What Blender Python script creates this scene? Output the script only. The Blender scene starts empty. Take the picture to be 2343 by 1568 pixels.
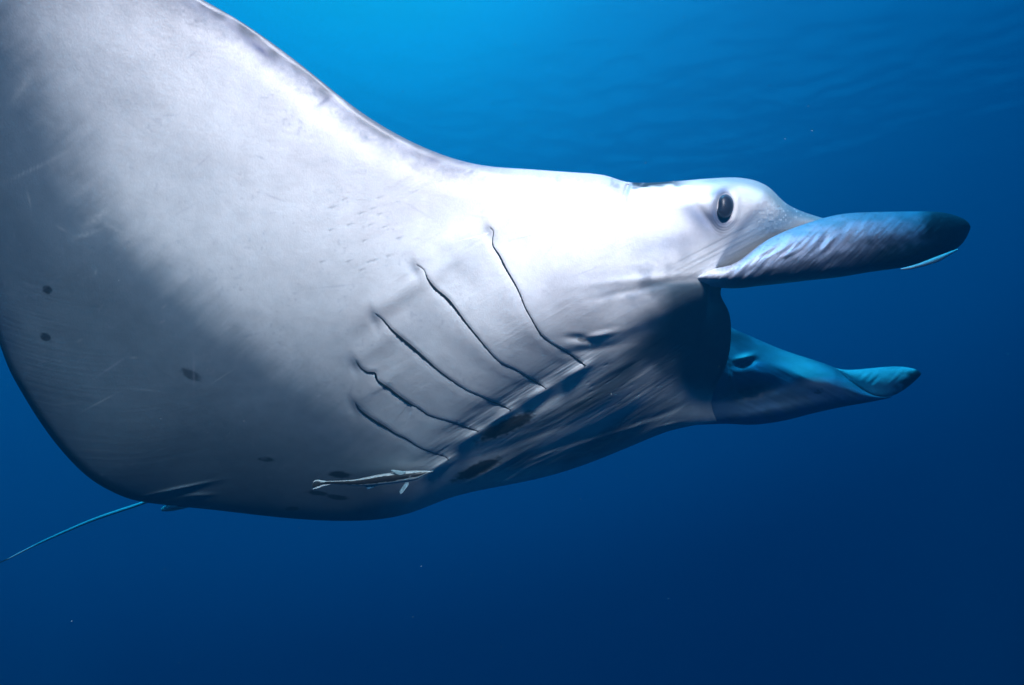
import bpy, math, random
import numpy as np
from mathutils import Vector, Matrix

sc = bpy.context.scene
C = sc.collection
rng = np.random.default_rng(7)
random.seed(7)

# ------------------------------------------------------------------ camera
PITCH = math.radians(6)
LENS = 22.0
FW = 36.0 / LENS                      # frame width per metre of depth
cam_d = bpy.data.cameras.new('camera')
cam_d.lens = LENS
cam_d.sensor_width = 36
cam_d.clip_start = 0.05
cam_d.clip_end = 500
cam = bpy.data.objects.new('camera', cam_d)
C.objects.link(cam)
cam.rotation_euler = (math.radians(90) + PITCH, 0, 0)
sc.camera = cam
CP, SP = math.cos(PITCH), math.sin(PITCH)


def to_world(P):
    """right / forward / up metres of the swimmer's survey -> world metres"""
    P = np.asarray(P, float)
    return np.stack([P[..., 0], P[..., 1] * CP - P[..., 2] * SP, P[..., 1] * SP + P[..., 2] * CP], -1)


def ray(x, y):
    x = np.asarray(x, float)
    y = np.asarray(y, float)
    k = FW / 2342.0
    return np.stack([(x - 1171) * k, np.ones_like(x), (784 - y) * k], -1)


# ------------------------------------------------------------------ light
world = bpy.data.worlds.new('World')
sc.world = world
world.use_nodes = True
wn = world.node_tree.nodes
wn['Background'].inputs[0].default_value = (0.0, 0.02, 0.06, 1)
wn['Background'].inputs[1].default_value = 0.05

sun_d = bpy.data.lights.new('sun', 'SUN')
sun_d.energy = 5.0
sun_d.angle = math.radians(8)
sun_d.color = (0.03, 0.55, 1.0)       # what is left of sunlight under metres of water
sun = bpy.data.objects.new('sun', sun_d)
C.objects.link(sun)
sun_from = Vector((-0.10, -0.30, 0.95)).normalized()
sun.rotation_euler = sun_from.to_track_quat('Z', 'Y').to_euler()


def strobe(name, pos, aim, watt, size, blend, rad, col):
    d = bpy.data.lights.new(name, 'SPOT')
    d.energy = watt
    d.spot_size = math.radians(size)
    d.spot_blend = blend
    d.shadow_soft_size = rad
    d.color = col
    o = bpy.data.objects.new(name, d)
    C.objects.link(o)
    a = Vector(to_world(pos))
    b = Vector(to_world(aim))
    o.location = a
    o.rotation_euler = (a - b).to_track_quat('Z', 'Y').to_euler()
    return o


# the photographer's flash, held out above and to the right of the housing
AIM = ray(860, 30) * 1.3
strobe('camera_flash', (0.42, 0.17, 1.10), AIM, 535, 108, 1.0, 0.09, (1.0, 0.64, 0.72))

sc.view_settings.view_transform = 'Standard'
sc.view_settings.look = 'None'
sc.view_settings.exposure = 0
sc.view_settings.gamma = 1
sc.cycles.max_bounces = 6
sc.cycles.diffuse_bounces = 3
sc.cycles.transparent_max_bounces = 12


# ------------------------------------------------------------------ helpers
def nat_spline(t, Y, q):
    """natural cubic spline through (t, Y[k, ...]) evaluated at q"""
    t = np.asarray(t, float)
    Y = np.asarray(Y, float)
    n = len(t)
    h = np.diff(t)
    A = np.zeros((n, n))
    A[0, 0] = A[-1, -1] = 1
    sh = (n,) + (1,) * (Y.ndim - 1)
    B = np.zeros_like(Y)
    for i in range(1, n - 1):
        A[i, i - 1] = h[i - 1]
        A[i, i] = 2 * (h[i - 1] + h[i])
        A[i, i + 1] = h[i]
        B[i] = 6 * ((Y[i + 1] - Y[i]) / h[i] - (Y[i] - Y[i - 1]) / h[i - 1])
    M = np.linalg.solve(A, B.reshape(n, -1)).reshape(Y.shape)
    q = np.clip(np.asarray(q, float), t[0], t[-1])
    i = np.clip(np.searchsorted(t, q, side='right') - 1, 0, n - 2)
    ex = (slice(None),) + (None,) * (Y.ndim - 1)
    hi = h[i][ex]
    a = (t[i + 1] - q)[ex]
    b = (q - t[i])[ex]
    return (M[i] * a ** 3 + M[i + 1] * b ** 3) / (6 * hi) + (Y[i] / hi - M[i] * hi / 6) * a + (Y[i + 1] / hi - M[i + 1] * hi / 6) * b


def sstep(a, b, x):
    t = np.clip((x - a) / (b - a), 0, 1)
    return t * t * (3 - 2 * t)


_tab = rng.random((256, 256))


def vnoise(x, y, seed=0):
    x = x + seed * 37.17
    y = y + seed * 91.73
    xi = np.floor(x).astype(int)
    yi = np.floor(y).astype(int)
    fx = x - xi
    fy = y - yi
    fx = fx * fx * fx * (fx * (fx * 6 - 15) + 10)
    fy = fy * fy * fy * (fy * (fy * 6 - 15) + 10)
    a = _tab[xi % 256, yi % 256]
    b = _tab[(xi + 1) % 256, yi % 256]
    c = _tab[xi % 256, (yi + 1) % 256]
    d = _tab[(xi + 1) % 256, (yi + 1) % 256]
    return ((a * (1 - fx) + b * fx) * (1 - fy) + (c * (1 - fx) + d * fx) * fy) * 2 - 1


def fbm(x, y, seed=0, oct=4):
    r = 0
    a = 1.0
    for k in range(oct):
        r = r + a * vnoise(x * 2 ** k, y * 2 ** k, seed + k * 3)
        a *= 0.5
    return r / 1.8


def gauss(X, Y, cx, cy, ang, sl, sw):
    """elongated bump, long axis at ang degrees (picture sense, up positive)"""
    a = math.radians(ang)
    u = (X - cx) * math.cos(a) - (Y - cy) * math.sin(a)
    v = (X - cx) * math.sin(a) + (Y - cy) * math.cos(a)
    return np.exp(-(u / sl) ** 2 - (v / sw) ** 2)


def make_mesh(name, V, F, mat, parent=None, col=None, smooth=True):
    V = np.asarray(V, np.float32).reshape(-1, 3)
    F = np.asarray(F, np.int32)
    me = bpy.data.meshes.new(name)
    me.vertices.add(len(V))
    me.vertices.foreach_set('co', V.ravel())
    nf, k = F.shape
    me.loops.add(nf * k)
    me.loops.foreach_set('vertex_index', F.ravel())
    me.polygons.add(nf)
    me.polygons.foreach_set('loop_start', np.arange(0, nf * k, k, dtype=np.int32))
    me.polygons.foreach_set('loop_total', np.full(nf, k, np.int32))
    me.update(calc_edges=True)
    me.validate()
    me.polygons.foreach_set('use_smooth', np.full(len(me.polygons), smooth, bool))
    if col is not None:
        at = me.attributes.new('pigment_and_shade', 'FLOAT_COLOR', 'POINT')
        c = np.ones((len(V), 4), np.float32)
        c[:, :3] = np.asarray(col).reshape(-1, 3)
        at.data.foreach_set('color', c.ravel())
    me.materials.append(mat)
    o = bpy.data.objects.new(name, me)
    C.objects.link(o)
    if parent:
        o.parent = parent
        o.matrix_parent_inverse = parent.matrix_world.inverted()
    return o


def grid_faces(n, m, closed=False, off=0):
    """n rows of m verts; closed wraps the m direction"""
    i = np.arange(n - 1)[:, None]
    j = np.arange(m if closed else m - 1)[None, :]
    j2 = (j + 1) % m
    return (np.stack([i * m + j, i * m + j2, (i + 1) * m + j2, (i + 1) * m + j], -1) + off).reshape(-1, 4)


# ------------------------------------------------------------------ materials
def skin_material(name, rough=0.46, spec=0.45, bump=0.18, scale=1.0, sss=0.0):
    m = bpy.data.materials.new(name)
    m.use_nodes = True
    nt = m.node_tree
    b = nt.nodes['Principled BSDF']
    b.inputs['Roughness'].default_value = rough
    b.inputs['Specular IOR Level'].default_value = spec
    at = nt.nodes.new('ShaderNodeAttribute')
    at.attribute_name = 'pigment_and_shade'
    tc = nt.nodes.new('ShaderNodeTexCoord')
    n1 = nt.nodes.new('ShaderNodeTexNoise')
    n1.inputs['Scale'].default_value = 260 * scale
    n1.inputs['Detail'].default_value = 5
    n2 = nt.nodes.new('ShaderNodeTexNoise')
    n2.inputs['Scale'].default_value = 26 * scale
    n2.inputs['Detail'].default_value = 6
    nt.links.new(tc.outputs['Object'], n1.inputs['Vector'])
    nt.links.new(tc.outputs['Object'], n2.inputs['Vector'])
    r = nt.nodes.new('ShaderNodeMapRange')
    r.inputs['From Min'].default_value = 0.3
    r.inputs['From Max'].default_value = 0.7
    r.inputs['To Min'].default_value = 0.93
    r.inputs['To Max'].default_value = 1.05
    nt.links.new(n1.outputs['Fac'], r.inputs['Value'])
    r2 = nt.nodes.new('ShaderNodeMapRange')
    r2.inputs['From Min'].default_value = 0.3
    r2.inputs['From Max'].default_value = 0.7
    r2.inputs['To Min'].default_value = 0.91
    r2.inputs['To Max'].default_value = 1.05
    nt.links.new(n2.outputs['Fac'], r2.inputs['Value'])
    mu = nt.nodes.new('ShaderNodeMath')
    mu.operation = 'MULTIPLY'
    nt.links.new(r.outputs[0], mu.inputs[0])
    nt.links.new(r2.outputs[0], mu.inputs[1])
    vm = nt.nodes.new('ShaderNodeVectorMath')
    vm.operation = 'SCALE'
    nt.links.new(at.outputs['Color'], vm.inputs[0])
    nt.links.new(mu.outputs[0], vm.inputs['Scale'])
    nt.links.new(vm.outputs[0], b.inputs['Base Color'])
    bp = nt.nodes.new('ShaderNodeBump')
    bp.inputs['Strength'].default_value = bump
    bp.inputs['Distance'].default_value = 0.002
    nt.links.new(n1.outputs['Fac'], bp.inputs['Height'])
    nt.links.new(bp.outputs[0], b.inputs['Normal'])
    return m


def plain(name, col, rough=0.5, spec=0.5):
    m = bpy.data.materials.new(name)
    m.use_nodes = True
    nt = m.node_tree
    b = nt.nodes['Principled BSDF']
    b.inputs['Roughness'].default_value = rough
    b.inputs['Specular IOR Level'].default_value = spec
    tc = nt.nodes.new('ShaderNodeTexCoord')
    n1 = nt.nodes.new('ShaderNodeTexNoise')
    n1.inputs['Scale'].default_value = 120
    nt.links.new(tc.outputs['Object'], n1.inputs['Vector'])
    mx = nt.nodes.new('ShaderNodeMix')
    mx.data_type = 'RGBA'
    mx.inputs['A'].default_value = (col[0] * .8, col[1] * .8, col[2] * .8, 1)
    mx.inputs['B'].default_value = (col[0] * 1.2, col[1] * 1.2, col[2] * 1.2, 1)
    nt.links.new(n1.outputs['Fac'], mx.inputs['Factor'])
    nt.links.new(mx.outputs['Result'], b.inputs['Base Color'])
    return m


# ------------------------------------------------------------------ the sea
def build_water():
    m = bpy.data.materials.new('open_water')
    m.use_nodes = True
    nt = m.node_tree
    for n in list(nt.nodes):
        nt.nodes.remove(n)
    out = nt.nodes.new('ShaderNodeOutputMaterial')
    em = nt.nodes.new('ShaderNodeEmission')
    tr = nt.nodes.new('ShaderNodeBsdfTransparent')
    ad = nt.nodes.new('ShaderNodeAddShader')
    tc = nt.nodes.new('ShaderNodeTexCoord')
    nm = nt.nodes.new('ShaderNodeVectorMath')
    nm.operation = 'NORMALIZE'
    dt = nt.nodes.new('ShaderNodeVectorMath')
    dt.operation = 'DOT_PRODUCT'
    A = to_world(np.array([-0.2, 0.680, 0.705]))
    dt.inputs[1].default_value = A / np.linalg.norm(A)
    nt.links.new(tc.outputs['Object'], nm.inputs[0])
    nt.links.new(nm.outputs[0], dt.inputs[0])
    mr = nt.nodes.new('ShaderNodeMapRange')
    mr.inputs['From Min'].default_value = -1
    mr.inputs['From Max'].default_value = 1
    nt.links.new(dt.outputs['Value'], mr.inputs['Value'])
    cr = nt.nodes.new('ShaderNodeValToRGB')
    cr.color_ramp.interpolation = 'B_SPLINE'
    st = WATER_STOPS
    els = cr.color_ramp.elements
    while len(els) < len(st):
        els.new(0.5)
    for e, (p, c) in zip(els, st):
        e.position = (p + 1) / 2
        e.color = (*c, 1)
    nt.links.new(mr.outputs[0], cr.inputs[0])
    nt.links.new(cr.outputs[0], em.inputs[0])
    nt.links.new(em.outputs[0], ad.inputs[0])
    nt.links.new(tr.outputs[0], ad.inputs[1])
    nt.links.new(ad.outputs[0], out.inputs['Surface'])
    n, k = 49, 96
    th = np.linspace(0.001, math.pi - 0.001, n)[:, None]
    ph = np.linspace(0, 2 * math.pi, k, endpoint=False)[None, :]
    R = 220
    V = np.stack([R * np.sin(th) * np.cos(ph), R * np.sin(th) * np.sin(ph), R * np.cos(th) + 0 * ph], -1)
    o = make_mesh('water', V, grid_faces(n, k, True), m)
    o['kind'] = 'structure'
    o['label'] = 'deep blue open water, brighter towards the surface'


WATER_STOPS = [(-1, (0, .008, .04)), (.05, (0, .0115, .063)), (.33, (0, .0135, .086)), (.46, (0, .037, .175)),
               (.655, (0, .060, .245)), (.82, (0, .15, .47)), (.90, (0, .27, .70)), (.945, (0, .52, 1.1)), (1, (.0, .62, 1.15))]
build_water()


def build_surface():
    m = bpy.data.materials.new('sea_surface')
    m.use_nodes = True
    nt = m.node_tree
    for n in list(nt.nodes):
        nt.nodes.remove(n)
    out = nt.nodes.new('ShaderNodeOutputMaterial')
    tr = nt.nodes.new('ShaderNodeBsdfTransparent')
    tl = nt.nodes.new('ShaderNodeBsdfTranslucent')
    tl.inputs[0].default_value = (0.02, 0.75, 1.0, 1)
    mx = nt.nodes.new('ShaderNodeMixShader')
    lw = nt.nodes.new('ShaderNodeLayerWeight')
    lw.inputs['Blend'].default_value = 0.5
    fr = nt.nodes.new('ShaderNodeMapRange')
    fr.interpolation_type = 'SMOOTHSTEP'
    fr.inputs['From Min'].default_value = 0.68
    fr.inputs['From Max'].default_value = 0.36
    fr.inputs['To Max'].default_value = 0.075
    nt.links.new(lw.outputs['Facing'], fr.inputs['Value'])
    nt.links.new(fr.outputs[0], mx.inputs[0])
    nt.links.new(tr.outputs[0], mx.inputs[1])
    nt.links.new(tl.outputs[0], mx.inputs[2])
    nt.links.new(mx.outputs[0], out.inputs['Surface'])
    # wavy sheet nine metres up, finer where it is seen
    nx, ny = 640, 640
    xs = np.linspace(-60, 60, nx)
    ys = 2 + 88 * np.linspace(0, 1, ny) ** 1.6
    X, Y = np.meshgrid(xs, ys)
    Z = .16 * fbm(X * .5 + Y * .15, Y * .45, 11, 3) + .06 * vnoise(X * 1.5 + Y * .5, Y * 1.5, 5) + .035 * vnoise(X * 3 - Y * .8, Y * 3, 9)
    Z *= sstep(22, -4, X - .15 * Y)      # the chop dies down to the right
    P = np.stack([X, Y, 9.0 + Z], -1)
    o = make_mesh('water_surface', P, grid_faces(ny, nx), m)
    o['kind'] = 'structure'
    o['label'] = 'rippled underside of the sea surface far above'


build_surface()


def build_haze():
    m = bpy.data.materials.new('sea_haze')
    m.use_nodes = True
    nt = m.node_tree
    nt.nodes.remove(nt.nodes['Principled BSDF'])
    pv = nt.nodes.new('ShaderNodeVolumePrincipled')
    pv.inputs['Color'].default_value = (.02, .17, .25, 1)
    pv.inputs['Absorption Color'].default_value = (.13, .74, .90, 1)
    pv.inputs['Density'].default_value = .42
    pv.inputs['Anisotropy'].default_value = .6
    nt.links.new(pv.outputs[0], nt.nodes['Material Output'].inputs['Volume'])
    x0, x1, y0, y1, z0, z1_ = -3.5, 3.5, -1.2, 5.0, -3.2, 3.4
    V = [(x, y, z) for x in (x0, x1) for y in (y0, y1) for z in (z0, z1_)]
    F = [(0, 1, 3, 2), (4, 6, 7, 5), (0, 4, 5, 1), (2, 3, 7, 6), (0, 2, 6, 4), (1, 5, 7, 3)]
    o = make_mesh('haze', V, F, m, smooth=False)
    o['kind'] = 'stuff'
    o['label'] = 'blue haze of the sea water between camera and animal'


build_haze()

# ------------------------------------------------------------------ manta: body
skin = skin_material('manta_skin')

U = np.array([  # leading edge of the near wing, shoulder, crown, brow   (x, y, depth)
    (-300, -480, .98), (-50, -310, 1.0), (180, -160, 1.06), (330, -78, 1.10), (455, -5, 1.14), (560, 56, 1.19),
    (690, 150, 1.25), (800, 238, 1.30), (900, 303, 1.34), (1000, 350, 1.38), (1100, 378, 1.42), (1200, 387, 1.45),
    (1300, 394, 1.47), (1385, 402, 1.49), (1437, 417, 1.50), (1530, 416, 1.50), (1620, 409, 1.50), (1700, 408, 1.52),
    (1760, 430, 1.54), (1805, 470, 1.57), (1890, 502, 1.62)], float)
L = np.array([  # trailing edge, tail root, far side of the belly, chin
    (-310, -440, 1.0), (-250, -150, 1.12), (-150, 250, 1.28), (-68, 560, 1.42), (0, 790, 1.52), (42, 885, 1.58),
    (105, 985, 1.66), (190, 1082, 1.74), (262, 1128, 1.82), (335, 1150, 1.90), (480, 1166, 1.98), (640, 1184, 2.05),
    (800, 1192, 2.10), (930, 1176, 2.12), (1040, 1136, 2.12), (1180, 1106, 2.12), (1330, 1066, 2.10), (1480, 1006, 2.08),
    (1545, 984, 2.06), (1595, 975, 2.05), (1640, 970, 2.05)], float)
ncol = len(U)
si = np.arange(ncol) / (ncol - 1)
tr_ = np.array([0, .1, .2, .35, .5, .65, .8, .9, 1])
# chin: the last section bows back to the lip of the open mouth
lipx = np.array([1890, 1810, 1735, 1652, 1663, 1672, 1655, 1628, 1640.])
lipy = np.array([502, 540, 585, 655, 705, 765, 850, 912, 966.])
lerpx = U[-1, 0] + (L[-1, 0] - U[-1, 0]) * tr_
lerpy = U[-1, 1] + (L[-1, 1] - U[-1, 1]) * tr_
dx = lipx - lerpx
dy = lipy - lerpy
NS, NT, NB = 1150, 760, 70
sq = np.linspace(0, 1, NS) 
sq = np.interp(sq, [0, .12, 1], [0, .19, 1])
tq = np.linspace(0, 1, NT)
tq = tq * 0.9 + 0.1 * (0.5 - 0.5 * np.cos(np.pi * tq))
Us = nat_spline(si, U, sq)
Ls = nat_spline(si, L, sq)
wlip = np.interp(sq, si[-6:], [0, .03, .14, .36, .66, 1.0], left=0)


def soften(v, w=41):
    k = np.hanning(2 * w + 1)
    k /= k.sum()
    return np.convolve(np.r_[2 * v[0] - v[w:0:-1], v, 2 * v[-1] - v[-2:-w - 2:-1]], k, 'valid')


wlip = soften(wlip * wlip * (3 - 2 * wlip) * .35 + wlip * .65)


def body_mid(tt):
    M = Us[:, None, :] * (1 - tt)[None, :, None] + Ls[:, None, :] * tt[None, :, None]
    ddx = nat_spline(tr_, dx, tt)
    ddy = nat_spline(tr_, dy, tt)
    M[..., 0] += wlip[:, None] * ddx[None]
    M[..., 1] += wlip[:, None] * ddy[None]
    return M


Tl = np.interp(sq, si[[0, 2, 5, 8, 11, 13, 16, 18, 20]], [.005, .010, .016, .028, .05, .075, .085, .085, .07])    # roundness of the front edge
Tb = np.interp(sq, si[[0, 3, 6, 9, 11, 13, 16, 18, 20]], [.004, .010, .028, .075, .14, .19, .19, .17, .13])        # depth of the belly
bw = np.interp(sq, si[[0, 4, 8, 9, 11, 13, 20]], [.05, .10, .18, .26, .45, .55, .55])

Tl, Tb, bw = soften(Tl), soften(Tb), soften(bw)


def body_h(tt, back=False):
    a = 0.10
    ra = np.sqrt(np.clip(1 - (1 - np.minimum(tt / a, 1)) ** 2, 0, 1))[None, :]
    q = np.minimum((1 - tt)[None, :] / bw[:, None], 1)
    rb = np.sqrt(np.clip(1 - (1 - q) ** 2, 0, 1))
    hump = np.sin(np.pi * np.clip(tt, 0, 1) ** 0.85)[None, :] ** 1.0
    h = Tl[:, None] * ra * rb + Tb[:, None] * (hump * .45 + rb * .55 * sstep(0, .5, tt)[None, :])
    return h


M = body_mid(tq)
H = body_h(tq)
X, Y, D = M[..., 0], M[..., 1], M[..., 2]
D0 = D - H
D0 = D0 + .12 * sstep(1390, 1680, X) * sstep(648, 850, Y) * sstep(1010, 870, Y)
TT = np.broadcast_to(tq[None, :], X.shape)
SS = np.broadcast_to(sq[:, None], X.shape)


def Z3(pts):
    return [(725.8 + a * .3098, 483.9 + b * .3098) for a, b in pts]


def Z4(pts):
    return [(604.9 + a * .3614, 907.3 + b * .3614) for a, b in pts]


GILLS = [
    (Z3([(1275, 120), (1300, 145), (1295, 200), (1297, 255), (1340, 320), (1380, 400), (1435, 495), (1500, 620), (1530, 700), (1590, 810), (1650, 910), (1720, 970), (1850, 1045), (1930, 1100), (1980, 1140)]),
     [1, 1.5, 2.5, 3.5, 4.5, 5, 4, 3, 2.6, 3, 3, 2.2, 2.6, 5, 7]),
    (Z3([(735, 395), (790, 435), (810, 490), (870, 570), (960, 645), (1040, 745), (1110, 840), (1200, 950), (1300, 1070), (1370, 1130), (1460, 1170), (1550, 1225), (1650, 1280), (1690, 1310)]),
     [.8, 1.2, 4, 6.5, 8, 5.5, 4, 3.2, 2.4, 2.2, 2.4, 2.5, 4.5, 2.5]),
    (Z3([(430, 760), (480, 795), (540, 865), (620, 935), (700, 1000), (800, 1090), (900, 1180), (1045, 1285), (1110, 1325), (1200, 1365), (1300, 1410), (1390, 1445), (1430, 1470)]),
     [.8, 2.2, 5, 8, 8, 5, 3.4, 2.4, 1.8, 2, 2.6, 5, 2]),
    (Z3([(285, 1105), (320, 1155), (380, 1190), (425, 1188), (440, 1240), (500, 1285), (600, 1360), (700, 1430)]) + Z4([(920, 45), (985, 80), (1030, 115), (1100, 140), (1180, 162), (1260, 190), (1310, 205), (1355, 222)]),
     [1, 3.5, 5, 9, 5, 7.5, 7, 4, 3.4, 2.6, 2, 1.8, 2, 2.4, 5, 2]),
    (Z4([(575, 42), (595, 75), (650, 120), (720, 165), (770, 195), (830, 235), (900, 270), (960, 310), (1030, 345), (1100, 368), (1150, 385), (1165, 405)]),
     [1, 4, 6.5, 6, 5, 3.4, 2.8, 2.2, 1.8, 1.8, 1.8, 2])]


def smooth_line(pts, w, n):
    p = np.array(pts)
    s = np.r_[0, np.cumsum(np.hypot(*np.diff(p, axis=0).T))]
    q = np.linspace(0, s[-1], n)
    # Catmull-like: average the spline with the straight polyline, to keep the kinks
    a = nat_spline(s, p, q)
    b = np.stack([np.interp(q, s, p[:, 0]), np.interp(q, s, p[:, 1])], -1)
    return a * .6 + b * .4, np.interp(q, s, w), q / s[-1]


def line_field(X, Y, P, pad):
    """signed distance (positive to the right of travel) and arc parameter near a polyline"""
    m = (X > P[:, 0].min() - pad) & (X < P[:, 0].max() + pad) & (Y > P[:, 1].min() - pad) & (Y < P[:, 1].max() + pad)
    x, y = X[m], Y[m]
    best = np.full(x.shape, 1e9)
    sg = np.zeros(x.shape)
    cb = np.zeros(x.shape)
    uu = np.zeros(x.shape)
    n = len(P) - 1
    for i in range(n):
        a, b = P[i], P[i + 1]
        d = b - a
        l2 = d @ d + 1e-9
        t = np.clip(((x - a[0]) * d[0] + (y - a[1]) * d[1]) / l2, 0, 1)
        ex = x - a[0] - t * d[0]
        ey = y - a[1] - t * d[1]
        dd = ex * ex + ey * ey
        cr = ((x - a[0]) * d[1] - (y - a[1]) * d[0]) / math.sqrt(l2)
        k = (dd < best - 1e-7) | ((np.abs(dd - best) <= 1e-7) & (np.abs(cr) > cb))
        best = np.where(k, dd, best)
        cb = np.where(k, np.abs(cr), cb)
        sg = np.where(k, np.sign(cr), sg)
        uu = np.where(k, (i + t) / n, uu)
    return m, np.sqrt(best) * sg, uu


mm = 0.001
disp = np.zeros_like(X)
tint = np.zeros_like(X)              # bluish grey tone at gill starts and nicks
# gills
for gi, (pts, w) in enumerate(GILLS):
    P, W, _ = smooth_line(pts, w, 40)
    m, sd, uu = line_field(X, Y, P, 110)
    ww = np.interp(uu, np.linspace(0, 1, 40), W)
    env = sstep(0, .06, uu) * sstep(1, .95, uu)
    end = np.clip(1 - np.abs(uu - .5) * 2, 0, 1) ** .3
    d = np.zeros_like(sd)
    d -= 1.2 * mm * np.exp(-(sd / (1.2 + ww * .45)) ** 2)                                  # the cut
    d += 2.0 * mm * np.exp(-(np.clip(-sd, 0, 999) / 34)) * (sd < 0) * sstep(0, 22, -sd) * env  # flap thickens towards its free edge? left side
    d += .6 * mm * np.exp(-((sd - 9) / 7) ** 2) * env * (0.6 + .4 * vnoise(uu * 20, uu * 0, gi))
    d -= (2.4 * mm if gi != 3 else 0) * np.exp(-((sd - 60) / 30) ** 2) * end
    disp[m] += d
    # ends: stretched skin, hollow and a bright pucker
    ex, ey = P[-1]
    disp += 14 * mm * gauss(X, Y, ex - 18, ey + 12, 33, 34, 10)
    disp -= 4.5 * mm * gauss(X, Y, ex - 44, ey - 10, 24, 46, 12)
    disp -= 1.5 * mm * gauss(X, Y, ex + 14, ey + 28, 33, 60, 16)
    sx, sy = P[0]
    disp -= 3.5 * mm * gauss(X, Y, sx - 5, sy + 12, -70, 26, 11)
    tint += .55 * gauss(X, Y, sx - 8, sy + 8, -60, 24, 12)
    disp += 3 * mm * gauss(X, Y, sx + 40, sy - 30, 35, 90, 20)

# broad stretch folds of the throat, running up to the right
a = math.radians(27)
Uu = (X - 1300) * math.cos(a) - (Y - 930) * math.sin(a)
Vv = (X - 1300) * math.sin(a) + (Y - 930) * math.cos(a)
thr = sstep(-360, -120, Uu) * sstep(430, 260, Uu) * sstep(-70, 0, Vv) * sstep(190, 100, Vv)
curve = Vv + 0.00035 * Uu ** 2
disp += thr * (10 * mm * vnoise(Uu / 170, curve / 34, 21) + 1.6 * mm * vnoise(Uu / 90, curve / 13, 23) + .4 * mm * vnoise(Uu / 60, curve / 6, 24))
# ridges of the far gill row seen edge-on along the keel
for (cx, cy, an, sl, sw, hh) in [(1430, 985, 20, 75, 6, 9), (1500, 955, 22, 60, 8, -7), (1400, 1000, 20, 60, 6, -7), (1340, 1012, 20, 50, 6, 6), (1160, 1100, 30, 36, 5, 7),
                                 (1120, 1080, 28, 60, 8, 8), (1150, 1072, 30, 50, 6, -7), (1225, 1062, 25, 40, 4, 5), (1250, 1040, 25, 30, 4, 5), (1530, 972, 14, 26, 4, 5), (1290, 1020, 25, 60, 8, -6)]:
    disp += hh * mm * gauss(X, Y, cx, cy, an, sl, sw)
# corner folds above the mouth
for (cx, cy, an, sl, sw, hh) in [(1370, 768, 14, 42, 8, 6), (1330, 776, -5, 34, 9, -6), (1345, 800, 10, 60, 10, -5), (1420, 700, 28, 110, 26, -3),
                                 (1500, 735, 35, 60, 18, 4), (1450, 770, 30, 70, 16, -5), (1530, 850, 40, 70, 22, 6), (1590, 640, 4, 80, 9, -1.5),
                                 (1460, 640, 6, 110, 10, 3), (1450, 665, 12, 90, 9, -3), (1000, 620, 32, 130, 26, 4), (930, 690, 35, 120, 26, -3), (860, 700, 30, 90, 30, 3)]:
    disp += hh * mm * gauss(X, Y, cx, cy, an, sl, sw)
near_end = np.zeros_like(X)
for pts, w in GILLS:
    near_end += gauss(X, Y, pts[-1][0] - 30, pts[-1][1] + 2, 28, 75, 32)
w1 = (X * math.cos(math.radians(32)) - Y * math.sin(math.radians(32)))
w2 = (X * math.sin(math.radians(32)) + Y * math.cos(math.radians(32)))
disp += near_end * (.9 * mm * vnoise(w1 / 70, w2 / 6, 34) + .5 * mm * vnoise(w1 / 50, w2 / 3.2, 35))
disp += thr * .6 * mm * vnoise(w1 / 60, w2 / 4, 36)
# long faint stretch lines over breast and throat
dd = (X * math.cos(math.radians(30)) - Y * math.sin(math.radians(30)))
ee = (X * math.sin(math.radians(30)) + Y * math.cos(math.radians(30)))
lines = sstep(600, 1000, X) * sstep(1700, 1500, X)
disp += lines * sstep(-.3, .6, vnoise(dd / 90, ee / 60, 33)) * (.16 * mm * vnoise(dd / 130, ee / 5, 31) + .35 * mm * vnoise(dd / 150, ee / 16, 32))
# skin undulation everywhere
disp += 2.5 * mm * vnoise(X / 150, Y / 150, 41) + .10 * mm * vnoise(X / 14, Y / 9, 42)
# fin rays near the trailing edge: fine arcs meeting it square
te = sstep(.62, .97, TT) * sstep(.62, .35, SS)
disp += te * .22 * mm * vnoise(X / 110 + .4 * TT, (Y + 0.0016 * (X - 260) ** 2 * .5) / 4.5, 51)
# margin waves
disp += 2 * mm * sstep(.9, 1, TT) * vnoise(SS * 60, TT * 4, 52)
# crease between shoulder and crown
disp -= 26 * mm * gauss(X, Y, 1437, 420, 75, 26, 6)
disp += 10 * mm * gauss(X, Y, 1405, 418, 60, 30, 22)
disp -= 7 * mm * gauss(X, Y, 1428, 462, 110, 22, 7)
# eye mound and socket
EX, EY = 1658, 472
ang = math.radians(6)
ux = (X - EX) * math.cos(ang) + (Y - EY) * math.sin(ang)
uy = -(X - EX) * math.sin(ang) + (Y - EY) * math.cos(ang)
r = np.hypot(ux / 17, uy / 27)
disp += 20 * mm * np.exp(-(r / 2.7) ** 2)
disp -= 13 * mm * np.exp(-(r / 1.05) ** 4)
disp += 2.0 * mm * np.exp(-((r - 1.75) / .32) ** 2) * (1 + .5 * np.clip(ux / 20, -1, 1))
rw = sstep(1.0, 1.4, r) * sstep(2.9, 2.0, r)
disp += .22 * mm * rw * np.sin(r * 26 + 1.5 * vnoise(ux / 30, uy / 30, 61))
disp -= 6 * mm * gauss(X, Y, 1615, 500, -55, 34, 10)
disp -= 2 * mm * gauss(X, Y, 1705, 520, 42, 60, 9)
disp += 4 * mm * gauss(X, Y, 1735, 470, 60, 40, 14)
# lines fanning into the corner of the fin
fl = gauss(X, Y, 1650, 580, 30, 110, 45)
disp += fl * .9 * mm * vnoise((X + 2 * Y) / 260, (Y + .52 * X) / 6, 62)
# pocked snout
pk = gauss(X, Y, 1775, 480, 50, 60, 35)
disp += pk * 1.2 * mm * vnoise(X / 5, Y / 5, 63)
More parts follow.
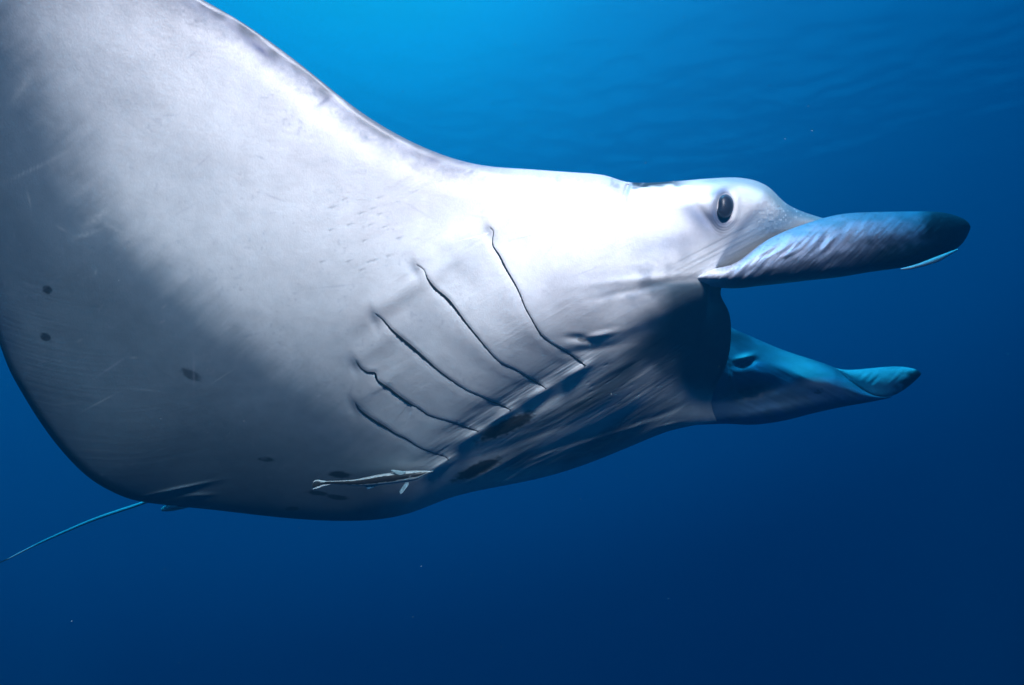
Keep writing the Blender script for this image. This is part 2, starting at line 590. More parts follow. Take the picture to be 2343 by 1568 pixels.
# short nicks
NICKS = [(760 + 1, 475, 10), (788, 457, 8), (826, 489, 9), (868, 453, 8), (853, 478, 9), (800, 515, 9), (757, 527, 8), (848, 515, 8), (868, 491, 8), (834, 551, 9), (799, 598, 9), (828, 618, 8),
         (858, 596, 9), (890, 586, 8), (914, 545, 8), (737, 600, 8), (845, 600, 8), (880, 520, 8)]
for (cx, cy, l) in NICKS:
    g = gauss(X, Y, cx, cy, 18, l, 2.4) + .7 * gauss(X, Y, cx - 4, cy + 3, 60, 4, 2)
    disp -= .5 * mm * g
    tint += .28 * g
for k in range(26):
    cx = 1330 + 270 * rng.random()
    cy = 985 - (cx - 1330) * .45 - 20 - 110 * rng.random()
    g = gauss(X, Y, cx, cy, 30 + 10 * rng.random(), 4 + 7 * rng.random(), 1.8)
    disp -= 1.5 * mm * g

# pelvic fold near the tail root
disp += 9 * mm * gauss(X, Y, 410, 1118, 12, 60, 4)
disp -= 3 * mm * gauss(X, Y, 410, 1130, 12, 80, 7)
disp += 6 * mm * gauss(X, Y, 455, 1134, 4, 28, 5)
edge_fade = sstep(0, .012, TT) * sstep(1, .985, TT)
disp *= edge_fade * sstep(1.0, .985, SS)

# ---- pigment, with some light and shade painted in
W_ = np.array([.80, .80, .81])
GREY = np.array([.105, .13, .15])
DARK = np.array([.022, .026, .028])
col = np.ones(X.shape + (3,)) * W_


def lay(col, c, a):
    a = np.clip(a, 0, 1)[..., None]
    return col * (1 - a) + np.asarray(c) * a


# warm blush of the throat plates and broad mottling
col = lay(col, (.72, .68, .68), .5 * sstep(-.3, .9, fbm(X / 170, Y / 120, 71)) * sstep(500, 900, X))
# smoky rear margin of the wing: its inner boundary is ragged along the fin rays
bx = np.interp(Y, [-400, 0, 150, 300, 450, 560, 680, 800, 950, 1100], [-40, 20, 85, 150, 225, 320, 450, 620, 800, 900])
dist = bx - X + 10 * vnoise((X - .8 * Y) / 120, (X * .8 + Y) / 26, 72) + 7 * vnoise((X - .8 * Y) / 60, (X * .8 + Y) / 9, 73) + 50 * fbm(X / 160, Y / 160, 74)
smoke = sstep(-125, 110, dist)
col = lay(col, (.12, .175, .23), smoke * .90)  # also paints in flash falloff and the blue ambient light
col = lay(col, (.08, .11, .135), sstep(40, 300, dist) * .5)
for (cx, cy, an, sl, sw, o) in [(55, 195, 52, 34, 9, .55), (118, 283, -35, 16, 5, .4), (148, 350, 28, 36, 5, .55), (80, 385, 25, 60, 3, .3), (225, 495, 38, 36, 9, .55), (200, 535, 20, 30, 6, .3),
                                (265, 525, -30, 30, 6, .3), (255, 478, 30, 22, 6, .3)]:
    col = lay(col, (.55, .58, .60), o * gauss(X, Y, cx, cy, an, sl, sw) * (1 + .5 * vnoise(X / 6, Y / 6, 75)))
# grey mottled front edge, shade of its rounding painted in
fe = np.interp(X, [300, 700, 1000, 1250, 1440], [54, 42, 48, 38, 46])
Le = np.hypot(X - np.broadcast_to(Us[:, None, 0], X.shape), Y - np.broadcast_to(Us[:, None, 1], X.shape)) * .8
mot = fbm(X / 22, Y / 22, 76) + .5 * vnoise(X / 7, Y / 7, 77)
fr = sstep(1.35, .25, Le / fe + .13 * mot) * sstep(1470, 1410, X)
col = lay(col, (.15, .16, .205), fr * .85 * (1 - .25 * sstep(1000, 1300, X)))
col = lay(col, (.16, .17, .21), fr * sstep(.25, .7, fbm(X / 30, Y / 26, 78)) * .6)
for (cx, cy, an, sl, sw) in [(993, 363, 5, 16, 9), (1050, 374, -5, 18, 4), (750, 225, 40, 30, 5), (590, 110, -40, 60, 9)]:
    col = lay(col, (.13, .13, .19), .8 * gauss(X, Y, cx, cy, an, sl, sw) * (1 + .5 * mot))
col = lay(col, (.045, .05, .06), sstep(22, 3, Le + 8 * vnoise(X / 30, Y / 30, 90)) * sstep(1250, 900, X) * .85)  # outer rim painted darker to hold down the flash
# black crown strip
col = lay(col, DARK, sstep(1436, 1450, X) * sstep(1620, 1520, X) * sstep(15, 5, Le + 4 * vnoise(X / 20, Y / 5, 79)))
col = lay(col, (.16, .26, .30), .75 * sstep(1540, 1640, X) * sstep(24, 6, Le))
# speckled brow and snout
sn = gauss(X, Y, 1800, 495, 30, 90, 30)
col = lay(col, (.14, .24, .32), sn * .8)
col = lay(col, (.6, .66, .7), sn * sstep(.45, .7, vnoise(X / 5, Y / 5, 80)) * .8)
# smudges by the eye, lid shade painted in too
for (cx, cy, an, sl, sw, o) in [(1600, 500, -40, 62, 24, .8), (1705, 505, 50, 48, 11, .45), (1650, 432, 10, 32, 11, .6), (1640, 503, -20, 30, 15, .85), (1540, 555, 12, 90, 26, .5), (1435, 435, 80, 24, 7, .5), (1646, 440, 20, 26, 8, .7), (1634, 496, -60, 24, 9, .8), (1628, 455, 80, 26, 7, .4), (1668, 512, 20, 30, 6, .4)]:
    col = lay(col, (.13, .17, .28), o * gauss(X, Y, cx, cy, an, sl, sw))
col = lay(col, (.07, .10, .17), .75 * sstep(1.0, 1.12, r) * sstep(1.75, 1.1, r + .35 * np.clip((ux / 17 - uy / 60) / 1.5, -1, 1)) * sstep(30, -30, Y - 600))  # soft socket shade painted as a dark ring
# blue-grey cheek and throat mottling towards the mouth
ch = gauss(X, Y, 1480, 650, 25, 150, 55)
col = lay(col, (.30, .34, .42), ch * .75 * sstep(-.5, .6, fbm(X / 30, Y / 22, 81)))
# dusky mouth floor with a scalloped border, near fin's shadow painted in
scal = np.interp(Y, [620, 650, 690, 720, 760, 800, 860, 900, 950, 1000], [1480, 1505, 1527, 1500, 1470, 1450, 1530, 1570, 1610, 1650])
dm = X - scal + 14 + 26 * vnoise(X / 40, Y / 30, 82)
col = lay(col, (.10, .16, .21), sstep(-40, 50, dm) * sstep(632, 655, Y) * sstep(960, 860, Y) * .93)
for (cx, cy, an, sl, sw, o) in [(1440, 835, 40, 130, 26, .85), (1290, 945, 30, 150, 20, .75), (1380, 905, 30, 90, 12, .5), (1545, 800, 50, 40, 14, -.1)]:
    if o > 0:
        col = lay(col, (.07, .11, .15), o * gauss(X, Y, cx, cy, an, sl, sw) * (1 + .4 * vnoise(Uu / 60, Vv / 12, 91)))  # shadow running on down-left from the mouth, painted as bands
# shading of the throat folds painted over them as a smoky blue-grey tone
col = lay(col, (.15, .20, .26), .8 * sstep(-.35, .6, fbm(Uu / 170, curve / 45, 83)) * thr)
# dark blotches of the belly
for (cx, cy, an, sl, sw, o) in [(1158, 976, 24, 62, 15, .95), (1092, 1074, 24, 52, 12, .9), (776, 1086, -4, 22, 7, .9), (437, 858, -28, 22, 9, .9), (108, 663, -30, 11, 8, .85), (105, 772, -25, 12, 8, .85),
                                (608, 1051, -4, 16, 5, .8), (725, 1128, -5, 20, 5, .8), (772, 1138, -8, 24, 5, .8), (668, 1164, 0, 14, 4, .7), (1330, 778, -8, 10, 4, .6)]:
    g = gauss(X, Y, cx, cy, an, sl, sw) ** .8 + .12 * vnoise(X / 7, Y / 4, 84)
    col = lay(col, (.016, .018, .02), o * sstep(.18, .6, g))
col = lay(col, (.50, .50, .55), .5 * gauss(X, Y, 1300, 660, 20, 170, 80))  # grey laid on the throat to tone down the flash
# smoke by gills and flank
for (cx, cy, an, sl, sw, o) in [(760, 985, -10, 110, 30, .45), (800, 830, -30, 30, 14, .5), (1060, 600, 30, 80, 50, .22), (950, 740, 35, 60, 40, .22), (820, 930, -30, 24, 14, .5), (600, 900, 0, 260, 110, .35)]:
    col = lay(col, (.22, .27, .34), o * gauss(X, Y, cx, cy, an, sl, sw) * (1 + .3 * mot))
col = lay(col, (.24, .27, .33), tint)
for k in range(90):
    cx, cy = 60 + 1450 * rng.random(), 60 + 1050 * rng.random()
    an = 20 + 30 * rng.standard_normal()
    ln = 5 + 34 * rng.random() ** 2
    wd = 1.3 + 1.6 * rng.random()
    m = (np.abs(X - cx) < 3 * ln) & (np.abs(Y - cy) < 3 * ln)
    if m.any():
        g = gauss(X[m], Y[m], cx, cy, an, ln, wd) * (.12 + .28 * rng.random())
        pale_mark = rng.random() < (.8 if cx < 350 or cy > 800 else .25)
        col[m] = lay(col[m], (.55, .58, .6) if pale_mark else (.34, .36, .44), g)
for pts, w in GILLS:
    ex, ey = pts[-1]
    col = lay(col, (.30, .34, .40), .5 * gauss(X, Y, ex - 45, ey - 12, 22, 70, 26))  # shade of the gill-end hollow painted in
    col = lay(col, (.86, .85, .86), .9 * gauss(X, Y, ex - 16, ey + 11, 33, 34, 8))  # lit crest of the pucker, painted as pale stretched skin
# freckles
fk = sstep(.62, .8, vnoise(X / 7, Y / 7, 85)) * sstep(.0, .7, vnoise(X / 55, Y / 55, 86))
col = lay(col, (.25, .28, .36), fk * .2 * sstep(1650, 900, X))
# dark rim of the trailing edge, dark underside of the far flank
col = lay(col, (.05, .07, .08), sstep(.975, .99, TT) * sstep(.5, .4, SS))
col = np.clip(col, .012, .9)

Ff = D0 - disp
Pf = ray(X, Y) * Ff[..., None]
# back: dorsal side, dark
tb = np.linspace(1, 0, NB + 2)[1:-1]
Mb = body_mid(tb)
Hb = body_h(tb)
Pb = ray(Mb[..., 0], Mb[..., 1]) * (Mb[..., 2] + Hb * .9)[..., None]
colb = np.ones(Pb.shape) * DARK
ring = np.concatenate([Pf, Pb], 1)
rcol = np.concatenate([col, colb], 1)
nring = ring.shape[1]
Fs = grid_faces(NS, nring, True)
# mouth: the last ring turns inwards to a deep throat
last = ring[-1]
cen = last.mean(0)
inner = []
for k, (f, push) in enumerate([(.97, .012), (.9, .04), (.75, .12), (.5, .2), (.1, .26)]):
    c2 = cen * np.array([1, 1, 1]) + np.array([-push * 1.3 - .02 * k, 0, 0])
    inner.append((last - cen) * f + c2)
inner = np.array(inner)
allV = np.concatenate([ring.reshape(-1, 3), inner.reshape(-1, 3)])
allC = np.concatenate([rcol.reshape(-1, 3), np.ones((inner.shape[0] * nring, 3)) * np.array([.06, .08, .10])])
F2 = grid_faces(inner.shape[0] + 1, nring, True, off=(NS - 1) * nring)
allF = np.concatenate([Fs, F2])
parts_V = [allV]
parts_F = [allF]
parts_C = [allC]
voff = len(allV)


def add_piece(V, F, Cc):
    global voff
    parts_V.append(V.reshape(-1, 3))
    parts_F.append(F + voff)
    parts_C.append(Cc.reshape(-1, 3))
    voff += V.reshape(-1, 3).shape[0]


# coarse lookup of the belly's depth under any point of it
LX, LY, LD = X[::3, ::3].ravel(), Y[::3, ::3].ravel(), Ff[::3, ::3].ravel()


def depth_at(x, y):
    out = []
    for a, b in zip(np.atleast_1d(x), np.atleast_1d(y)):
        d2 = (LX - a) ** 2 + (LY - b) ** 2
        k = np.argpartition(d2, 4)[:4]
        w = 1 / (d2[k] + .3)
        out.append((LD[k] * w).sum() / w.sum())
    return np.array(out)


def shell(top, bot, thick, ns, nt, nb, colf, dispf=None, power=.5, front=None, ends=True, xyf=None):
    """closed lens-section shell between two outlines; rows (x, y, depth)"""
    top = np.asarray(top, float)
    bot = np.asarray(bot, float)
    n = len(top)
    s = np.linspace(0, 1, n)
    q = np.linspace(0, 1, ns)
    Ts, Bs = nat_spline(s, top, q), nat_spline(s, bot, q)
    th = np.interp(q, s, thick)
    out = []
    for tt, sign in ((0.5 - 0.5 * np.cos(np.pi * np.linspace(0, 1, nt)), -1), (np.linspace(1, 0, nb + 2)[1:-1], 1)):
        Mx = Ts[:, None, :] * (1 - tt)[None, :, None] + Bs[:, None, :] * tt[None, :, None]
        prof = (4 * tt * (1 - tt)) ** power
        h = th[:, None] * prof[None]
        x, y, d = Mx[..., 0], Mx[..., 1], Mx[..., 2] + sign * h
        t2 = np.broadcast_to(tt[None], x.shape)
        s2 = np.broadcast_to(q[:, None], x.shape)
        if dispf is not None:
            d = d + sign * dispf(x, y, s2, t2, sign)
        out.append((ray(x, y) * d[..., None], colf(x, y, s2, t2, sign)))
    V = np.concatenate([out[0][0], out[1][0]], 1)
    Cc = np.concatenate([out[0][1], out[1][1]], 1)
    k = V.shape[1]
    F = grid_faces(ns, k, True)
    Vf, Cf = V.reshape(-1, 3), Cc.reshape(-1, 3)
    # close both ends with a small cap ring
    for row in (0, ns - 1):
        base = len(Vf)
        c = V[row].mean(0)
        capr = V[row] * .02 + c * .98
        Vf = np.concatenate([Vf, capr])
        Cf = np.concatenate([Cf, Cc[row]])
        j = np.arange(k)
        F = np.concatenate([F, np.stack([row * k + j, row * k + (j + 1) % k, base + (j + 1) % k, base + j], -1)])
    return Vf, F, Cf


def z1(a, b):
    return (1391.2 + a * .3614, 362.9 + b * .3614)


def z2(a, b):
    return (1330.7 + a * .3614, 604.9 + b * .3614)


# ---- near cephalic fin: rolled spindle
ntop = [z1(405, 745), z1(540, 735), z1(660, 700), z1(780, 672), z1(890, 600), z1(1000, 520), z1(1140, 452), z1(1290, 400), z1(1450, 357), z1(1620, 341), z1(1800, 337), z1(1970, 335), z1(2100, 340), z1(2200, 362), z1(2268, 395), z1(2292, 432)]
nbot = [z1(402, 752), z1(500, 788), z1(600, 806), z1(700, 818), z1(820, 822), z1(950, 808), z1(1120, 790), z1(1290, 770), z1(1460, 752), z1(1640, 722), z1(1800, 700), z1(1950, 672), z1(2080, 632), z1(2190, 580), z1(2255, 520), z1(2290, 450)]
dn = [1.50, 1.495, 1.49, 1.49, 1.49, 1.495, 1.50, 1.51, 1.52, 1.53, 1.54, 1.55, 1.56, 1.57, 1.575, 1.58]
dtop = [(x, y, d + .01) for (x, y), d in zip(ntop, dn)]
dbot = [(x, y, d + .05) for (x, y), d in zip(nbot, dn)]
nth = [.01, .03, .045, .058, .066, .072, .076, .078, .078, .076, .072, .064, .054, .04, .024, .006]


def near_disp(x, y, s, t, sign):
    if sign > 0:
        return 0 * x
    # diagonal folds wrapped round the roll, falling to the left
    ph = (x + y * .75) / 31 + .9 * vnoise(x / 110, y / 60, 101)
    amp = 2.2 * mm * sstep(.0, .12, s) * sstep(.86, .5, s) * (0.35 + .65 * np.exp(-((t - .42) / .3) ** 2)) * np.clip(.7 + 1.3 * vnoise((x + y) / 60, (x - y) / 50, 102), .05, 2)
    d = amp * np.sin(2 * np.pi * ph / 1.0)
    d += 1.2 * mm * vnoise((x + y) / 9, (x - y) / 60, 103) * sstep(.9, .6, s)
    d += .5 * mm * vnoise((x + y) / 4, (x - y) / 30, 104)
    # slot of the roll by the root
    gx, gy = z1(640, 715)
    d -= 8 * mm * gauss(x, y, gx, gy, 17, 34, 4)
    # the free margin curls back over the bottom of the tip
    gx, gy = z1(1990, 600)
    d -= 6 * mm * gauss(x, y, gx, gy + 8, 17, 70, 5)
    return d * np.clip(4 * t * (1 - t), 0, 1) ** .4


def near_col(x, y, s, t, sign):
    c = np.ones(x.shape + (3,)) * np.array([.40, .49, .66])
    if sign > 0:
        return c * 0 + np.array([.06, .07, .08])
    c = lay(c, (.74, .74, .76), sstep(.30, .06, s + .05 * vnoise(x / 14, y / 14, 119)))
    c = lay(c, (.80, .82, .90), .75 * sstep(.05, .16, s) * sstep(.5, .25, s) * np.exp(-((t - .36) / .16) ** 2) * np.clip(.8 + vnoise((x + y * .75) / 16, (x - y) / 60, 118), 0, 1))  # silvery highlights painted on the roll near its root
    c = lay(c, (.62, .66, .80), .7 * sstep(.3, .4, s) * sstep(.72, .55, s) * np.exp(-((t - .38) / .16) ** 2) * np.clip(.3 + 1.4 * vnoise((x + y * .75) / 15, (x - y) / 50, 120), 0, 1))  # silver glints farther along, painted too
    c = lay(c, (.09, .10, .135), .85 * sstep(.45, .8, t + .12 * vnoise(x / 40, y / 20, 105)) * sstep(.1, .3, s))  # shaded lower side of the roll painted dark
    c = lay(c, (.10, .30, .42), .85 * sstep(.28, .05, t + .08 * vnoise(x / 30, y / 12, 106)) * sstep(.2, .5, s))  # blue light from above painted along the top
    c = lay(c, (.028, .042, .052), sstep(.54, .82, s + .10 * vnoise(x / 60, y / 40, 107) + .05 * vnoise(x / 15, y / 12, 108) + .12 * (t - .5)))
    fk_ = sstep(.5, .8, vnoise(x / 5, y / 5, 109)) * .3
    return lay(c, (.1, .11, .13), fk_ * (1 - sstep(.1, .3, s) * 0))


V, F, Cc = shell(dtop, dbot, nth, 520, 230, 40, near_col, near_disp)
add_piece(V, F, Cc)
# white inner margin peeping out under the tip
wt = [z1(1850, 700), z1(1950, 672), z1(2040, 638), z1(2130, 604), z1(2212, 574)]
wb = [z1(1852, 704), z1(1930, 699), z1(2062, 664), z1(2130, 632), z1(2214, 580)]
V, F, Cc = shell([(x, y - 1, 1.49) for x, y in wt], [(x, y, 1.49) for x, y in wb], [.002, .006, .006, .006, .002], 60, 20, 8,
                 lambda x, y, s, t, g: np.ones(x.shape + (3,)) * np.array([.85, .8, .79]))
add_piece(V, F, Cc)

# ---- far cephalic fin: broad inner blade
ft = [z2(850, 330), z2(940, 397), z2(1060, 452), z2(1200, 513), z2(1330, 562), z2(1460, 603), z2(1590, 650), z2(1640, 690), z2(1720, 755), z2(1800, 808), z2(1880, 838), z2(1960, 839)]
fb = [z2(560, 1010), z2(740, 1016), z2(920, 1010), z2(1080, 1016), z2(1280, 990), z2(1420, 955), z2(1560, 922), z2(1640, 905), z2(1740, 887), z2(1820, 873), z2(1900, 857), z2(1962, 843)]
fd = [2.06, 2.07, 2.08, 2.09, 2.10, 2.11, 2.12, 2.125, 2.13, 2.135, 2.14, 2.145]
fth = [.09, .11, .12, .13, .13, .125, .11, .095, .07, .045, .02, .006]


def far_disp(x, y, s, t, sign):
    if sign > 0:
        return 0 * x
    g = lambda a, b, an, sl, sw: gauss(x, y, *z2(a, b), an, sl, sw)
    d = -45 * mm * g(1040, 800, 8, 70, 26) - 30 * mm * g(980, 470, -30, 60, 22)
    d += 22 * mm * g(1040, 585, 15, 20, 7) - 20 * mm * g(1040, 625, 15, 24, 8)
    d += 18 * mm * g(1420, 690, -25, 90, 22) - 10 * mm * g(1300, 860, 12, 110, 16) + 7 * mm * g(1180, 930, 10, 90, 12) - 8 * mm * g(1250, 600, -28, 90, 12)
    d += 10 * mm * g(950, 740, 100, 18, 4) - 8 * mm * g(925, 640, 100, 30, 5)
    d += 1.2 * mm * vnoise((x + y * 1.4) / 80, (y - x * .5) / 8, 111) + 2 * mm * vnoise(x / 40, y / 25, 112)
    return d * np.clip(4 * t * (1 - t), 0, 1) ** .5


def far_col(x, y, s, t, sign):
    c = np.ones(x.shape + (3,)) * np.array([.17, .31, .50])
    c = lay(c, (.07, .10, .13), .8 * sstep(.34, .0, t + .14 * vnoise(x / 30, y / 12, 113)))  # shade along the top edge painted in
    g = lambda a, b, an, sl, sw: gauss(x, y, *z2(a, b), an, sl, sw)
    c = lay(c, (.06, .10, .14), .85 * g(1060, 810, 8, 75, 26) + .85 * g(990, 500, -30, 60, 30))  # shade in the two hollows painted dark
    c = lay(c, (.16, .26, .34), .6 * sstep(-.5, .5, vnoise((x + y) / 60, (x - y) / 30, 122)))
    c = lay(c, (.75, .8, .8), .9 * g(1030, 580, 15, 18, 6) + .85 * g(1400, 690, -25, 60, 16) + .6 * g(1450, 640, -25, 80, 14))  # light on the fold and the core painted pale
    c = lay(c, (.12, .15, .18), .8 * sstep(.72, .92, t + .1 * vnoise(x / 30, y / 12, 114)) * sstep(.35, .7, s))  # duller, shaded lower edge painted in
    for k, (a, b) in enumerate([(1478, 812), (1495, 800), (1492, 816), (1508, 812), (1520, 790)]):
        c = lay(c, (.03, .03, .04), .8 * g(a, b, 0, 2.6, 1.8))
    return c


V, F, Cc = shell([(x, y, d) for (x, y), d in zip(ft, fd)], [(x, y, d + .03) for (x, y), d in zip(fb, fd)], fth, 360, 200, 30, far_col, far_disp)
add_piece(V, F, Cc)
# its tip curling out behind the margin
tt_ = [z2(1600, 655), z2(1680, 668), z2(1800, 661), z2(1950, 648), z2(2050, 651), z2(2110, 664), z2(2140, 682), z2(2147, 695)]
tb_ = [z2(1600, 662), z2(1720, 765), z2(1840, 842), z2(1950, 838), z2(2030, 800), z2(2090, 755), z2(2132, 716), z2(2146, 700)]


def tip_col(x, y, s, t, sign):
    c = np.ones(x.shape + (3,)) * np.array([.62, .66, .68])
    c = lay(c, (.30, .38, .45), .5 * sstep(-.2, .6, vnoise(x / 10, y / 8, 115)) * sstep(.2, .5, s))
    return lay(c, (.025, .03, .034), sstep(.50, .66, s + .08 * vnoise(x / 14, y / 10, 116) + .2 * (t - .5)))


V, F, Cc = shell([(x, y, 2.19) for x, y in tt_], [(x, y, 2.20) for x, y in tb_], [.004, .03, .045, .05, .045, .035, .018, .004], 160, 80, 20, tip_col,
                 lambda x, y, s, t, g: (1.5 * mm * vnoise((x + y) / 10, (x - y) / 50, 117)) * (4 * t * (1 - t)) ** .5)
add_piece(V, F, Cc)

# ---- whip tail
tp = np.array([(440, 1112, 1.93, 9), (385, 1132, 1.95, 8.5), (335, 1148, 1.98, 7.0), (300, 1160, 2.0, 7.5), (220, 1187, 2.04, 7), (150, 1216, 2.08, 6), (90, 1243, 2.12, 5), (30, 1273, 2.16, 3.2), (0, 1287, 2.18, 2.6), (-120, 1335, 2.26, 1.6), (-260, 1370, 2.36, 1)])
tq_ = nat_spline(np.arange(len(tp)) / (len(tp) - 1), tp, np.linspace(0, 1, 160))
cen = ray(tq_[:, 0], tq_[:, 1]) * tq_[:, 2:3]
rad = tq_[:, 3] / 2 * FW / 2342 * tq_[:, 2]
T = np.gradient(cen, axis=0)
T /= np.linalg.norm(T, axis=1)[:, None]
fwd = np.array([0, 1., 0])
S1 = np.cross(T, fwd)
S1 /= np.linalg.norm(S1, axis=1)[:, None]
S2 = np.cross(T, S1)
aa = np.linspace(0, 2 * np.pi, 14, endpoint=False)
Vt = cen[:, None, :] + rad[:, None, None] * (np.cos(aa)[None, :, None] * S1[:, None, :] + np.sin(aa)[None, :, None] * S2[:, None, :])
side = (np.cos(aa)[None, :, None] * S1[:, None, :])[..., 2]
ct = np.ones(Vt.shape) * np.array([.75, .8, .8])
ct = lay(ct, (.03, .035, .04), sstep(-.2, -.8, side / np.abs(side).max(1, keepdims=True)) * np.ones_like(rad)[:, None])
ct = lay(ct, (.02, .025, .03), (sstep(.70, .78, np.linspace(0, 1, 160))[:, None] * np.ones(14)[None]))
add_piece(Vt, grid_faces(160, 14, True), ct)

# ---- pelvic fin lobes by the tail root
for (top, bot, d, c0) in [
    ([(368, 1163), (385, 1154), (410, 1148), (440, 1146), (470, 1150)], [(370, 1170), (388, 1170), (412, 1166), (440, 1160), (470, 1158)], 1.96, (.35, .4, .42)),
    ([(372, 1160), (384, 1154), (398, 1151), (412, 1152)], [(373, 1168), (386, 1165), (400, 1161), (413, 1157)], 1.945, (.8, .82, .82))]:
    V, F, Cc = shell([(x, y, d) for x, y in top], [(x, y, d) for x, y in bot], [.004] + [.012] * (len(top) - 2) + [.004], 50, 24, 10, lambda x, y, s, t, g, c0=c0: np.ones(x.shape + (3,)) * np.array(c0))
    add_piece(V, F, Cc)

root = bpy.data.objects.new('manta_ray', None)
C.objects.link(root)
root.location = to_world(ray(1100, 800) * 1.8)
root['label'] = 'huge manta ray gliding right with pale belly, long gill slits and rolled head fins'
root['category'] = 'manta ray'
bpy.context.view_layer.update()
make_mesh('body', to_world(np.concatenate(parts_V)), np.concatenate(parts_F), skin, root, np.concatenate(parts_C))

# ---- gill slits: dark ribbons in place of the shaded openings
dark = plain('gill_dark', (.012, .016, .022), .9, .05)
pale = plain('gill_rim', (.62, .64, .68), .5, .3)
for gi, (pts, w) in enumerate(GILLS):
    n = 150
    P, W, _ = smooth_line(pts, w, n)
    T = np.gradient(P, axis=0)
    T /= np.linalg.norm(T, axis=1)[:, None] + 1e-9
    N = np.stack([-T[:, 1], T[:, 0]], -1)
    j1 = 1 + .16 * rng.standard_normal(n)
    j2 = 1 + .16 * rng.standard_normal(n)
    W = W * 1.08 * np.sin(np.pi * np.clip(np.linspace(.06, .94, n), 0, 1)) ** .25 * 1.0
    a = P + N * (W * .5 * np.clip(j1, .5, 1.6))[:, None]
    b = P - N * (W * .5 * np.clip(j2, .5, 1.6))[:, None]
    dm_ = depth_at(P[:, 0], P[:, 1])
    dm_ = np.convolve(np.r_[[dm_[0]] * 3, dm_, [dm_[-1]] * 3], np.ones(7) / 7, 'valid')
    rows = []
    for f, lift in ((0, .0002), (.25, .0010), (.5, .0012), (.75, .0010), (1, .0002), (.75, -.006), (.5, -.009), (.25, -.006)):
        q = a * (1 - f) + b * f
        rows.append(ray(q[:, 0], q[:, 1]) * (dm_ - lift)[:, None])
    V = np.stack(rows, 1)
    o = make_mesh('gill_shade_ribbon', to_world(V), grid_faces(n, 8, True), dark, root)

# ---- eye
eye_m = bpy.data.materials.new('eye')
eye_m.use_nodes = True
nt = eye_m.node_tree
b_ = nt.nodes['Principled BSDF']
b_.inputs['Roughness'].default_value = .36
b_.inputs['Specular IOR Level'].default_value = .2
at = nt.nodes.new('ShaderNodeAttribute')
at.attribute_name = 'pigment_and_shade'
nt.links.new(at.outputs['Color'], b_.inputs['Base Color'])
ed = float(depth_at(EX, EY)[0])
th = np.linspace(0.0001, math.pi, 40)[:, None]
ph = np.linspace(0, 2 * math.pi, 56, endpoint=False)[None, :]
k = FW / 2342 * ed
lx = 20 * np.sin(th) * np.cos(ph)
ly = 27.5 * np.sin(th) * np.sin(ph)
dent = 5 * np.exp(-(ly / 12) ** 2) * (lx < 0) * np.sin(th)
lx = lx + dent
gx = (lx * math.cos(-ang) + ly * math.sin(-ang))
gy = (-lx * math.sin(-ang) + ly * math.cos(-ang))
dd_ = ed - 0.010 - .012 * np.cos(th) + 0 * ph
V = ray(EX + gx, EY + gy) * dd_[..., None]
ec = np.ones(V.shape) * np.array([.012, .016, .028])
rr = np.hypot(lx / 20, ly / 27.5)
ec = lay(ec, (.05, .07, .10), sstep(.72, .95, rr))
make_mesh('eye', to_world(V), grid_faces(40, 56, True), eye_m, root, ec)


# ------------------------------------------------------------------ remora
def zr(a, b):
    return (665.3 + a * .1549, 1028.2 + b * .1549)


rem = bpy.data.objects.new('remora', None)
C.objects.link(rem)
RD = float(depth_at(850, 1095)[0]) - .05
rem.location = to_world(ray(850, 1095) * RD)
rem['label'] = 'slender pale remora fish with a black side stripe swimming under the belly'
rem['category'] = 'fish'
bpy.context.view_layer.update()
fish_m = skin_material('remora_skin', .4, .5, .1, 2.0)
top = [zr(430, 485), zr(560, 470), zr(700, 463), zr(900, 450), zr(1050, 425), zr(1200, 392), zr(1340, 366), zr(1480, 345), zr(1650, 324), zr(1850, 312), zr(2000, 316), zr(2100, 322)]
bot = [zr(432, 530), zr(560, 518), zr(700, 522), zr(900, 536), zr(1050, 542), zr(1200, 536), zr(1340, 524), zr(1500, 508), zr(1690, 482), zr(1830, 458), zr(1960, 395), zr(2102, 326)]


def rcolf(x, y, s, t, g):
    c = np.ones(x.shape + (3,)) * np.array([.46, .54, .56])
    lo = np.interp(s, [0, .1, .3, .55, .75, .88, .93, 1], [.1, .18, .2, .24, .24, .24, .28, .9])
    hi = np.interp(s, [0, .1, .3, .55, .75, .88, .93, 1], [.9, .9, .84, .80, .74, .60, .46, .95])
    e = .05 * vnoise(x / 5, y / 3, 121)
    a = sstep(lo - .03, lo + .03, t + e) * sstep(hi + .03, hi - .03, t + e) * sstep(.975, .95, s)
    c = lay(c, (.02, .016, .015), a)
    # mouth and gill cover lines
    c = lay(c, (.12, .14, .16), .9 * np.exp(-((t - .55) / .07) ** 2) * sstep(.93, .96, s))
    gx_, gy_ = zr(1750, 430)
    return lay(c, (.25, .3, .34), .7 * np.exp(-((np.hypot(x - gx_ - 9, y - gy_) - 9) / 1.2) ** 2) * (x < gx_ + 5) * (t > .45))


V, F, Cc = shell([(x, y, RD) for x, y in top], [(x, y, RD) for x, y in bot], [.003, .004, .006, .010, .013, .016, .018, .020, .020, .018, .012, .002], 260, 70, 30, rcolf)
make_mesh('body', to_world(V), F, fish_m, rem, Cc)


def fin(name, top, bot, d, c1, c2, th=.0012, d2=None):
    n = len(top)
    ds = np.linspace(d, d if d2 is None else d2, n)

    def cf(x, y, s, t, g):
        c = np.ones(x.shape + (3,)) * np.array(c1)
        return lay(c, c2, .8 * sstep(.1, .8, np.sin(t * 34 + s * 3)))
    V, F, Cc = shell([(x, y, q) for (x, y), q in zip(top, ds)], [(x, y, q) for (x, y), q in zip(bot, ds)], [th] * n, 40, 40, 10, cf)
    return make_mesh(name, to_world(V), F, fish_m, rem, Cc)


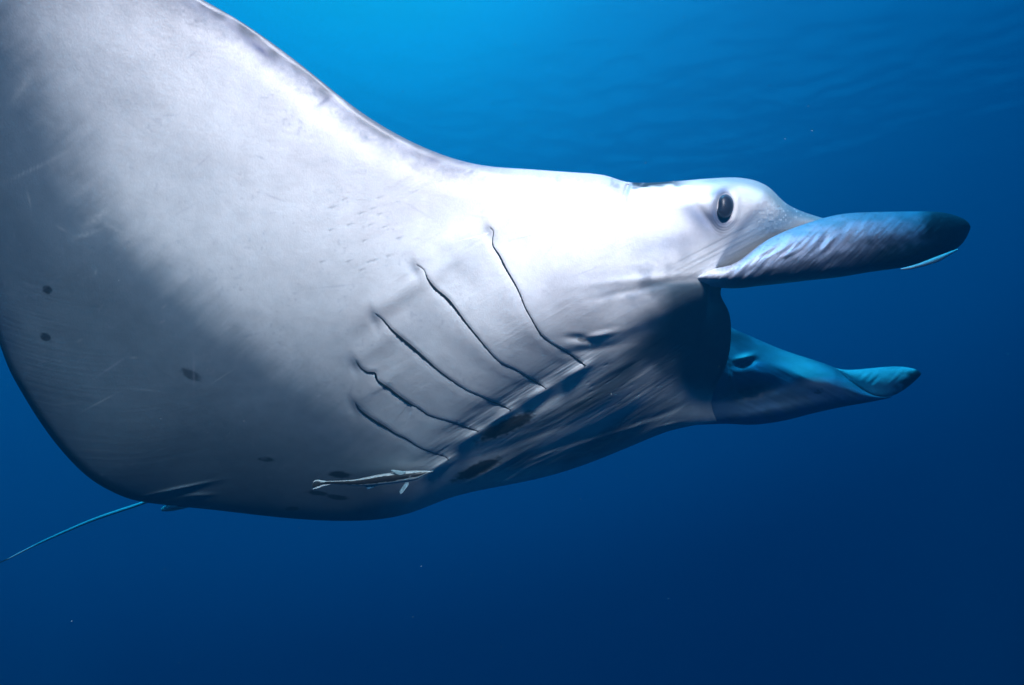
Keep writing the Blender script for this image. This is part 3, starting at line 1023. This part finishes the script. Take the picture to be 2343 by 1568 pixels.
fin('dorsal_fin', [zr(1478, 312), zr(1500, 303), zr(1560, 308), zr(1640, 322), zr(1700, 330)], [zr(1484, 322), zr(1520, 345), zr(1570, 372), zr(1630, 380), zr(1702, 348)], RD - .021, (.30, .42, .46), (.22, .32, .36))
fin('tail_fin', [zr(325, 492), zr(345, 466), zr(400, 452), zr(470, 462), zr(560, 476)], [zr(330, 494), zr(350, 480), zr(400, 476), zr(470, 490), zr(565, 490)], RD, (.66, .74, .76), (.5, .6, .62))
fin('tail_fin', [zr(312, 505), zr(350, 488), zr(400, 482), zr(450, 486), zr(500, 492)], [zr(318, 560), zr(350, 565), zr(400, 548), zr(450, 530), zr(500, 518)], RD + .002, (.03, .03, .03), (.02, .02, .02))
fin('tail_fin', [zr(318, 586), zr(360, 566), zr(420, 544), zr(480, 524), zr(600, 512)], [zr(326, 590), zr(380, 580), zr(440, 560), zr(500, 540), zr(604, 518)], RD, (.7, .75, .78), (.55, .62, .66))
fin('pectoral_fin', [zr(1690, 490), zr(1650, 545), zr(1615, 600), zr(1602, 630), zr(1612, 655)], [zr(1740, 488), zr(1728, 540), zr(1690, 590), zr(1660, 630), zr(1630, 657)], RD - .02, (.10, .20, .26), (.30, .36, .40), d2=RD - .05)
fin('anal_fin', [zr(1090, 540), zr(1110, 560), zr(1120, 575), zr(1130, 590)], [zr(1300, 528), zr(1240, 552), zr(1190, 575), zr(1135, 592)], RD + .002, (.06, .16, .26), (.04, .12, .2))

# ------------------------------------------------------------------ drifting specks
n = 240
Vs, Fs_ = [], []
for i in range(n):
    d = 1.0 + 2.6 * rng.random()
    x, y = 2342 * rng.random(), 1568 * rng.random()
    c = (ray(x, y) * d)
    r0 = .0004 + .0007 * rng.random() ** 3
    o6 = np.array([(1, 0, 0), (-1, 0, 0), (0, 1, 0), (0, -1, 0), (0, 0, 1), (0, 0, -1)]) * r0 * (1 + .5 * rng.random((6, 1)))
    Vs.append(c + o6)
    Fs_.append(np.array([(0, 2, 4), (2, 1, 4), (1, 3, 4), (3, 0, 4), (2, 0, 5), (1, 2, 5), (3, 1, 5), (0, 3, 5)]) + i * 6)
o = make_mesh('plankton', to_world(np.concatenate(Vs)), np.concatenate(Fs_), plain('plankton', (.4, .45, .45), .6), None)
o['kind'] = 'stuff'
o['label'] = 'tiny pale specks drifting in the blue water'
